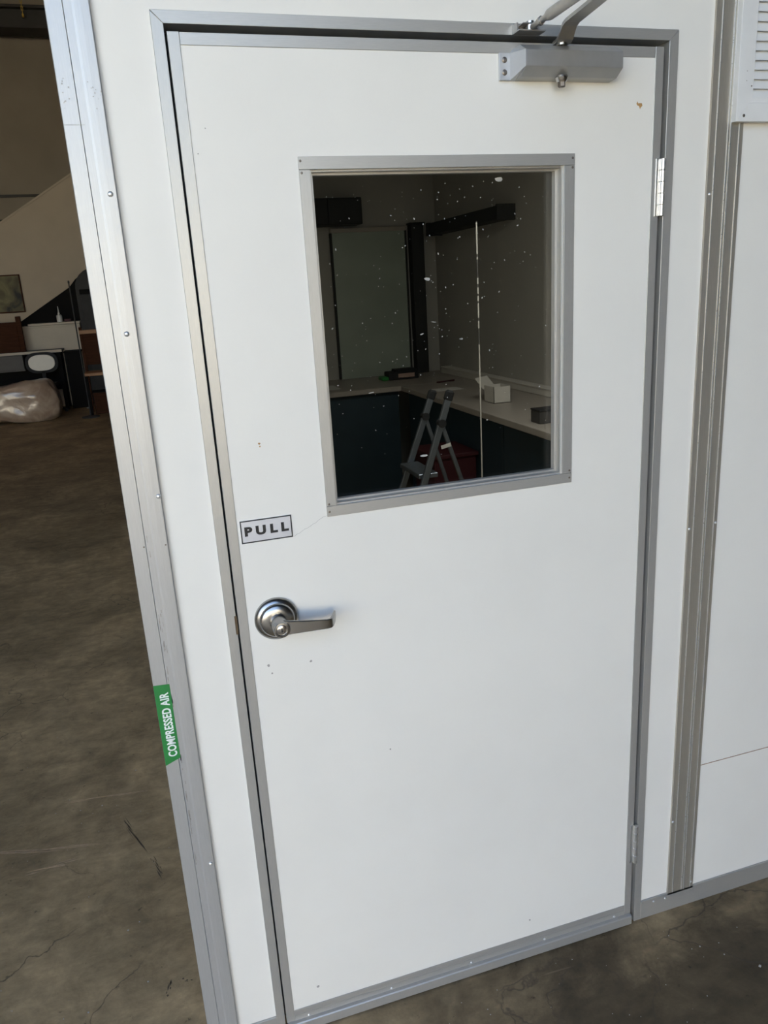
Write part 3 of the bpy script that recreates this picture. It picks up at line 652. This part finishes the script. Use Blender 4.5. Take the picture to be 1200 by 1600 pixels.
o = MB().box(1.88, 2.08, 3.78, 3.93, 0.9003, 0.9015, 0, None).build('paper_sheet', 'paper'); tag(o, 'white paper sheet lying flat on the side bench', 'paper')
o = MB().box(0.95, 1.33, 4.45, 4.72, 0.9003, 0.9015, 0, None).build('paper_sheet', 'paper'); tag(o, 'pale paper sheet lying on the rear bench near the window edge', 'paper')
pn = empty('red_marker', 'thin red marker lying on the side bench', 'pen')
MB().cyl((2.05, 4.24, 0.9065), (2.17, 4.27, 0.9065), 0.006, 12).build('barrel', 'red', pn, True)
MB().cyl((2.17, 4.27, 0.9065), (2.21, 4.28, 0.9065), 0.0066, 12).build('cap', 'red', pn, True)
sb_ = empty('small_dark_box', 'small dark box near the front end of the side bench', 'box')
MB().box(1.84, 1.96, 2.20, 2.30, 0.901, 0.965, 0.003).build('body', 'dark_grey', sb_)
MB().box(1.838, 1.962, 2.198, 2.302, 0.965, 0.975, 0.002).build('lid', 'black', sb_)
rc = empty('red_crate', 'dull red plastic crate on the booth floor behind the stepladder', 'crate')
MB().box(1.52, 1.80, 2.95, 2.96, 0.0, 0.62, 0.003).box(1.52, 1.80, 3.30, 3.31, 0.0, 0.62, 0.003).box(1.52, 1.53, 2.96, 3.30, 0.0, 0.62).box(1.79, 1.80, 2.96, 3.30, 0.0, 0.62).box(1.53, 1.79, 2.96, 3.30, 0.0, 0.02).build('shell', 'red', rc)
MB().box(1.505, 1.813, 2.935, 3.325, 0.60, 0.625, 0.004).build('rim', 'red', rc)

# stepladder
ld = empty('stepladder', 'folding aluminium stepladder with black caps behind the glass', 'ladder')
RA = {}
for y, tx, tz, fx in ((2.02, 1.262, 1.135, 0.865), (2.34, 1.294, 1.100, 0.860)):
    MB().bar((fx, y, 0.0), (tx, y, tz), 0.022, 0.032, (0, 0, 1), 0.003).build('rail', 'ladder', ld)
    d = (Vector((tx, y, tz)) - Vector((fx, y, 0))).normalized(); c = Vector((tx, y, tz))
    MB().bar(c - d * 0.035, c + d * 0.020, 0.030, 0.044, (0, 0, 1), 0.010).build('cap', 'black', ld)
    MB().bar((fx, y, 0.0) , Vector((fx, y, 0)) + d * 0.05, 0.032, 0.058, (0, 0, 1), 0.006).build('foot', 'black', ld)
    hp = Vector((fx, y, 0)) + d * 1.06
    MB().bar((1.545, y, 0.0), hp, 0.016, 0.020, (0, 0, 1), 0.003).build('rear_leg', 'ladder', ld)
    MB().cyl((hp.x, y - 0.02, hp.z), (hp.x, y + 0.02, hp.z), 0.020, 16).build('hinge', 'black', ld)
for z in (0.26, 0.50, 0.745):
    x = 0.863 + 0.365 * z
    MB().box(x - 0.04, x + 0.06, 2.035, 2.325, z - 0.012, z + 0.012, 0.003).build('tread', 'ladder', ld)
MB().box(1.515, 1.545, 2.03, 2.33, 0.12, 0.14).build('brace', 'ladder', ld)
part_label(MB().bar((1.205, 2.005, 0.885), (1.255, 2.005, 0.895), 0.002, 0.018).build('sticker', 'paper', ld), 'pale sticker on the rail')

# pole made up to draw a thin dashed bright line in the pane
po = empty('pale_line_pole', 'thin pale upright dashed line behind the glass right of the ladder', 'pole')
MB().cyl((1.503, 2.2, 0.01), (1.503, 2.2, 1.34), 0.0036, 12).build('lower_tube', 'carton', po, True)
MB().cyl((1.503, 2.2, 1.34), (1.503, 2.2, 1.92), 0.0028, 12).build('upper_tube', 'mid_grey', po, True)
random.seed(5)
for z0, z1 in ((1.77, 1.915), (1.745, 1.757), (1.63, 1.66), (1.585, 1.615), (1.55, 1.575), (1.47, 1.54), (1.42, 1.455)):
    MB().cyl((1.503, 2.2, z0), (1.503, 2.2, z1), 0.0038, 12).build('pale_dash', 'bottle', po, True)
MB().lathe([(0.09, 0.0), (0.09, 0.008), (0.02, 0.014), (0.0, 0.014)], (1.503, 2.2, 0.0), (0, 0, 1), 24).build('base', 'black', po, True)

# ================================================================== FAR END OF THE HALL
sc_ = empty('staircase', 'cream solid-sided staircase rising along the far warehouse wall', 'staircase')
def sx(x, b): return b + 0.60 * x
MB().prism([(-4.3, sx(-4.3, 4.24)), (-4.3, 0.02), (-4.0, 0.02), (-4.0, sx(-4.0, 2.65)), (-1.16, sx(-1.16, 2.65)), (-1.04, 2.085), (-0.86, 2.20), (0.6, 3.10), (0.6, sx(0.6, 4.24))], 'y', 13.30, 13.38).build('balustrade', 'stair_wall', sc_)
for i in range(20):
    x = -3.95 + i * 0.24; z = sx(x, 2.68) + 0.02
    MB().box(x, x + 0.28, 13.385, 13.69, z, z + 0.035).build('tread', 'brown_wood', sc_)
MB().bar((-4.3, 13.34, sx(-4.3, 4.25)), (0.6, 13.34, sx(0.6, 4.25)), 0.11, 0.03).build('coping', 'stair_wall', sc_)

MB().prism([(-4.0, 0.02), (-4.0, sx(-4.0, 2.65)), (-1.16, sx(-1.16, 2.65)), (-1.04, 2.085), (-0.86, 2.20), (0.6, 3.10), (0.6, 0.02)], 'y', 13.335, 13.375).build('understair_dark', 'black_wood', sc_)  # black sheet standing in for the dark under the stairs
pc = empty('landscape_picture', 'dark landscape picture hanging on the cream stair wall', 'picture')
MB().box(-2.86, -1.905, 13.262, 13.298, 1.590, 2.205, 0.004).build('frame', 'brown_wood', pc)
MB().box(-2.835, -1.925, 13.254, 13.264, 1.612, 2.185).build('canvas', 'picture', pc)

dr = empty('white_dresser', 'off-white dresser standing behind the black desk under the stairs', 'dresser')
MB().box(-1.97, -1.06, 12.85, 13.25, 0.0, 1.36, 0.006).build('carcass', 'cabinet_white', dr)
MB().box(-1.86, -1.045, 12.82, 13.27, 1.362, 1.395, 0.004).build('top', 'cabinet_white', dr)
for z0, z1 in ((0.10, 0.50), (0.52, 0.90), (0.92, 1.33)):
    MB().box(-1.95, -1.08, 12.838, 12.85, z0, z1, 0.003).build('drawer', 'cabinet_white', dr)
bo = empty('white_bottle', 'white plastic bottle with a long nozzle on the dresser top', 'bottle')
MB().lathe([(0.044, 0.0), (0.046, 0.01), (0.046, 0.095), (0.038, 0.115), (0.016, 0.125)], (-1.365, 12.95, 1.396), (0, 0, 1), 20).build('body', 'bottle', bo, True)
MB().lathe([(0.018, 0.122), (0.018, 0.145), (0.011, 0.16), (0.006, 0.255), (0.0, 0.255)], (-1.365, 12.95, 1.396), (0, 0, 1), 16).build('nozzle', 'bottle', bo, True)
rb = empty('red_tray', 'small dull red tray on the dresser beside the bottle', 'tray')
MB().box(-1.29, -1.19, 12.90, 13.0, 1.396, 1.402).build('base', 'red', rb)
MB().box(-1.29, -1.19, 12.90, 12.905, 1.402, 1.44).box(-1.29, -1.19, 12.995, 13.0, 1.402, 1.44).box(-1.29, -1.285, 12.905, 12.995, 1.402, 1.44).box(-1.195, -1.19, 12.905, 12.995, 1.402, 1.44).build('rim', 'red', rb)

tb = empty('side_table', 'pale-topped table in front of the dresser', 'table')
MB().box(-3.0, -1.36, 12.30, 12.80, 0.945, 0.975, 0.004).build('table_top', 'mid_grey', tb)
MB().box(-3.0, -1.36, 12.285, 12.30, 0.94, 0.98).build('edge_strip', 'cabinet_white', tb)
for x in (-2.96, -1.42):
    for y in (12.36, 12.74): MB().box(x - 0.03, x + 0.03, y - 0.03, y + 0.03, 0.0, 0.945).build('leg', 'black_wood', tb)
MB().box(-2.93, -1.45, 12.76, 12.78, 0.3, 0.94).build('back_panel', 'black_wood', tb)
hbd = empty('wooden_headboard', 'dark brown wooden panel with corner posts propped on the table', 'headboard')
MB().box(-2.70, -1.985, 12.46, 12.49, 0.976, 1.45, 0.004).build('board', 'brown_wood', hbd)
for x in (-2.74, -1.945): MB().box(x - 0.038, x + 0.038, 12.44, 12.51, 0.976, 1.535, 0.006).build('post', 'brown_wood', hbd)
dk = empty('black_desk', 'black closed-front desk below the dresser', 'desk')
MB().box(-1.34, -1.10, 12.40, 12.79, 0.0, 0.91, 0.004).build('pedestal', 'black_wood', dk)
MB().box(-1.35, -1.08, 12.38, 12.80, 0.91, 0.935, 0.003).build('desk_top', 'black_wood', dk)
gp = empty('grey_carton', 'flat grey carton tucked under the table', 'box')
MB().box(-2.85, -1.965, 12.34, 12.70, 0.70, 0.93, 0.004).build('body', 'mid_grey', gp)
MB().box(-2.86, -1.955, 12.33, 12.71, 0.680, 0.70, 0.003).build('lid', 'mid_grey', gp)
oc = empty('white_back_chair', 'chair with an oval white back and black rim in front of the desk', 'chair')
def oval(cx, cz, rx, rz, y0, y1, nm, mt, p=3.0):
    pts = []
    for i in range(28):
        t = 2 * math.pi * i / 28; c, s = math.cos(t), math.sin(t)
        pts.append((cx + rx * math.copysign(abs(c) ** (2 / p), c), cz + rz * math.copysign(abs(s) ** (2 / p), s)))
    return MB().prism(pts, 'y', y0, y1, 0.006).build(nm, mt, oc)
oval(-1.675, 0.80, 0.245, 0.165, 12.17, 12.20, 'back_frame', 'black')
oval(-1.675, 0.80, 0.198, 0.125, 12.15, 12.18, 'backrest', 'bottle', 2.5)
MB().box(-1.90, -1.46, 11.80, 12.16, 0.43, 0.49, 0.02).build('seat', 'black', oc)
MB().box(-1.70, -1.65, 12.17, 12.22, 0.36, 0.68).build('back_stem', 'black', oc)
MB().cyl((-1.675, 11.98, 0.09), (-1.675, 11.98, 0.44), 0.03, 14).build('gas_lift', 'black', oc, True)
for i in range(5):
    a = 2 * math.pi * i / 5 + 0.3
    MB().bar((-1.675, 11.98, 0.10), (-1.675 + 0.27 * math.cos(a), 11.98 + 0.27 * math.sin(a), 0.06), 0.04, 0.03).build('leg', 'black', oc)
    MB().lathe([(0.026, -0.012), (0.028, 0), (0.026, 0.012)], (-1.675 + 0.27 * math.cos(a), 11.98 + 0.27 * math.sin(a), 0.028), (math.cos(a + 1.57), math.sin(a + 1.57), 0), 12).build('caster', 'black', oc, True)

# plastic-wrapped bale: lumpy loaf lying on the floor
t = bmesh.new(); bmesh.ops.create_cube(t, size=1.0); bmesh.ops.subdivide_edges(t, edges=t.edges[:], cuts=18, use_grid_fill=True)
for v in t.verts:
    p = v.co * 2
    q = Vector(p)
    n4 = (abs(q.x) ** 5 + abs(q.y) ** 3.2 + abs(q.z) ** 3.2) ** (1 / 3.6)
    q = q / max(n4, 1e-4)
    l = noise.noise(Vector((q.x * 2.3, q.y * 1.5, q.z * 1.5 + 4))) * 0.09 + noise.noise(Vector((q.x * 7, q.y * 5, q.z * 5))) * 0.035
    q *= (1 + l)
    zz = q.z * 0.29 * (1.0 + 0.18 * math.sin((q.x - 0.1) * 2.6))
    v.co = Vector((-2.10 + q.x * 0.70, 11.35 + q.y * 0.33, max(0.002, 0.29 + zz)))
bmesh.ops.recalc_face_normals(t, faces=t.faces)
me = bpy.data.meshes.new('bale'); t.to_mesh(me); t.free(); me.materials.append(M['wrap'])
tag(link('wrapped_bale', me, None, True), 'beige bale wrapped in shiny clear plastic on the hall floor', 'bale')

lm = empty('floor_lamp_pole', 'thin dark upright pole lamp in front of the dresser', 'lamp')
MB().cyl((-0.995, 11.07, 0.02), (-0.995, 11.07, 1.98), 0.009, 12).build('pole', 'dark_grey', lm, True)
MB().lathe([(0.13, 0.0), (0.13, 0.015), (0.03, 0.03), (0.0, 0.03)], (-0.995, 11.07, 0.0), (0, 0, 1), 24).build('base', 'dark_grey', lm, True)
MB().lathe([(0.012, 0.0), (0.014, 0.02), (0.009, 0.04), (0.0, 0.04)], (-0.995, 11.07, 1.96), (0, 0, 1), 14).build('finial', 'dark_grey', lm, True)
am = empty('arched_wardrobe', 'dark round-topped wardrobe half hidden behind the booth corner', 'wardrobe')
pts = [(-1.035, 0.0), (-1.035, 1.93)] + [(-0.62 - 0.415 * math.cos(a), 1.93 + 0.33 * math.sin(a)) for a in [i * math.pi / 14 for i in range(1, 14)]] + [(-0.205, 1.93), (-0.205, 0.0)]
MB().prism(pts, 'y', 12.86, 13.25).build('carcass', 'dark_grey', am)
for x0, x1 in ((-0.96, -0.61), (-0.59, -0.24)): MB().box(x0, x1, 12.84, 12.86, 0.08, 1.80, 0.004).build('wardrobe_door', 'dark_grey', am)
MB().box(-0.98, -0.26, 12.838, 12.86, 1.82, 1.90, 0.004).build('rail', 'black_wood', am)

bc = empty('brown_chair', 'brown wooden chair with orange top rail at the booth corner', 'chair')
for x in (-0.985, -0.545):
    MB().box(x - 0.022, x + 0.022, 11.66, 11.70, 0.0, 1.32, 0.004).build('rear_leg', 'brown_wood', bc)
    MB().box(x - 0.022, x + 0.022, 11.28, 11.32, 0.0, 0.60, 0.004).build('front_leg', 'black_wood', bc)
MB().box(-0.963, -0.567, 11.66, 11.70, 0.74, 1.22, 0.004).build('backrest', 'brown_wood', bc)
MB().box(-1.01, -0.52, 11.645, 11.71, 1.215, 1.275, 0.006).build('top_rail', 'orange_wood', bc)
MB().box(-1.01, -0.52, 11.25, 11.70, 0.60, 0.645, 0.008).build('seat', 'orange_wood', bc)
kb = empty('brown_box', 'small dark brown box on the floor under the chair', 'box')
MB().box(-0.93, -0.62, 11.36, 11.62, 0.0, 0.33, 0.004).build('body', 'brown_wood', kb)
MB().box(-0.94, -0.61, 11.35, 11.63, 0.33, 0.35, 0.003).build('lid', 'black_wood', kb)

ch = empty('hanging_chain', 'yellow chain hanging from the roof steel far above the stairs', 'chain')
mb = MB()
for i in range(9):
    z = 6.02 + i * 0.05
    for s in (-1, 1): mb.bar((-1.15 + (0.012 * s if i % 2 else 0), 13.05 + (0 if i % 2 else 0.012 * s), z - 0.033), (-1.15 + (0.012 * s if i % 2 else 0), 13.05 + (0 if i % 2 else 0.012 * s), z + 0.033), 0.008, 0.008, (1, 0, 0))
M['yellow'] = plain('yellow_paint', (0.55, 0.36, 0.06), 0.5, 0.0, 0.1, 10)
mb.build('links', 'yellow', ch)
MB().box(-1.165, -1.135, 13.035, 13.065, 5.945, 5.995, 0.004).build('hook', 'yellow', ch)

# scrapes and gouges worn into the concrete
random.seed(31)
def scrape(mat, name, segs, lab):
    q = MB()
    for (x0, y0), (x1, y1), n, sp, w in segs:
        for i in range(n):
            t0 = random.uniform(0, 0.75); t1 = min(1, t0 + random.uniform(0.1, 0.4))
            ox, oy = random.gauss(0, sp), random.gauss(0, sp)
            a = Vector((x0 + (x1 - x0) * t0 + ox, y0 + (y1 - y0) * t0 + oy)); b = Vector((x0 + (x1 - x0) * t1 + ox, y0 + (y1 - y0) * t1 + oy))
            d = (b - a).normalized(); nn = Vector((-d.y, d.x)) * random.uniform(0.3, 1.0) * w; mid = (a + b) / 2
            q.prism([tuple(a), tuple(mid - nn), tuple(b), tuple(mid + nn)], 'z', 0.0, 0.0004)
    part_label(tag(q.build(name, mat, fl), kind='stuff'), lab)
M['scrape'] = plain('pale_scrape', (0.42, 0.30, 0.19), 0.8, 0.0, 0.2, 60)
M['gouge'] = plain('dark_gouge', (0.10, 0.075, 0.047), 0.8, 0.0, 0.2, 60)
scrape('scrape', 'pale_scrapes', [((-0.78, 0.93), (-0.455, 0.848), 26, 0.004, 0.0016), ((-0.66, 0.79), (-0.49, 0.80), 12, 0.006, 0.003), ((-0.60, 1.12), (-0.30, 1.08), 12, 0.004, 0.0010)], 'pale scrape marks in the concrete')
scrape('gouge', 'dark_gouges', [((-0.385, 0.96), (-0.305, 0.74), 14, 0.004, 0.0018), ((-0.30, 0.74), (-0.255, 0.60), 9, 0.005, 0.002), ((-0.268, 0.19), (-0.255, 0.25), 7, 0.003, 0.003), ((-0.225, 0.235), (-0.205, 0.225), 5, 0.003, 0.003)], 'dark gouges in the concrete')

# small grit lying on the concrete
random.seed(21)
mb = MB()
def grit(x, y, r):
    t = bmesh.new(); bmesh.ops.create_icosphere(t, subdivisions=1, radius=r)
    for v in t.verts: v.co = Vector((v.co.x * random.uniform(.7, 1.4), v.co.y * random.uniform(.7, 1.4), v.co.z * 0.6 + r * 0.5))
    bmesh.ops.translate(t, vec=(x, y, 0), verts=t.verts); mb._merge(t)
for x, y, r in ((1.125, -0.228, .0034), (1.03, -0.13, .002), (1.07, -0.17, .0018), (-0.34, 1.22, .0022), (-0.45, 1.05, .0022), (-0.52, 1.05, .0018), (-0.36, 0.45, .0022), (-0.33, 0.47, .002), (-0.31, 0.26, .0022), (-0.45, 0.22, .0025), (-1.10, 12.2, .022), (-0.28, 2.9, .004)): grit(x, y, r)
for i in range(60): grit(random.uniform(-0.75, -0.22), random.uniform(0.15, 2.2), random.uniform(.0006, .0016))
for i in range(40): grit(random.uniform(0.2, 1.4), random.uniform(-0.35, -0.04), random.uniform(.0006, .0015))
tag(mb.build('floor_grit', 'dust'), 'pale grit scattered on the concrete floor', 'grit', kind='stuff')
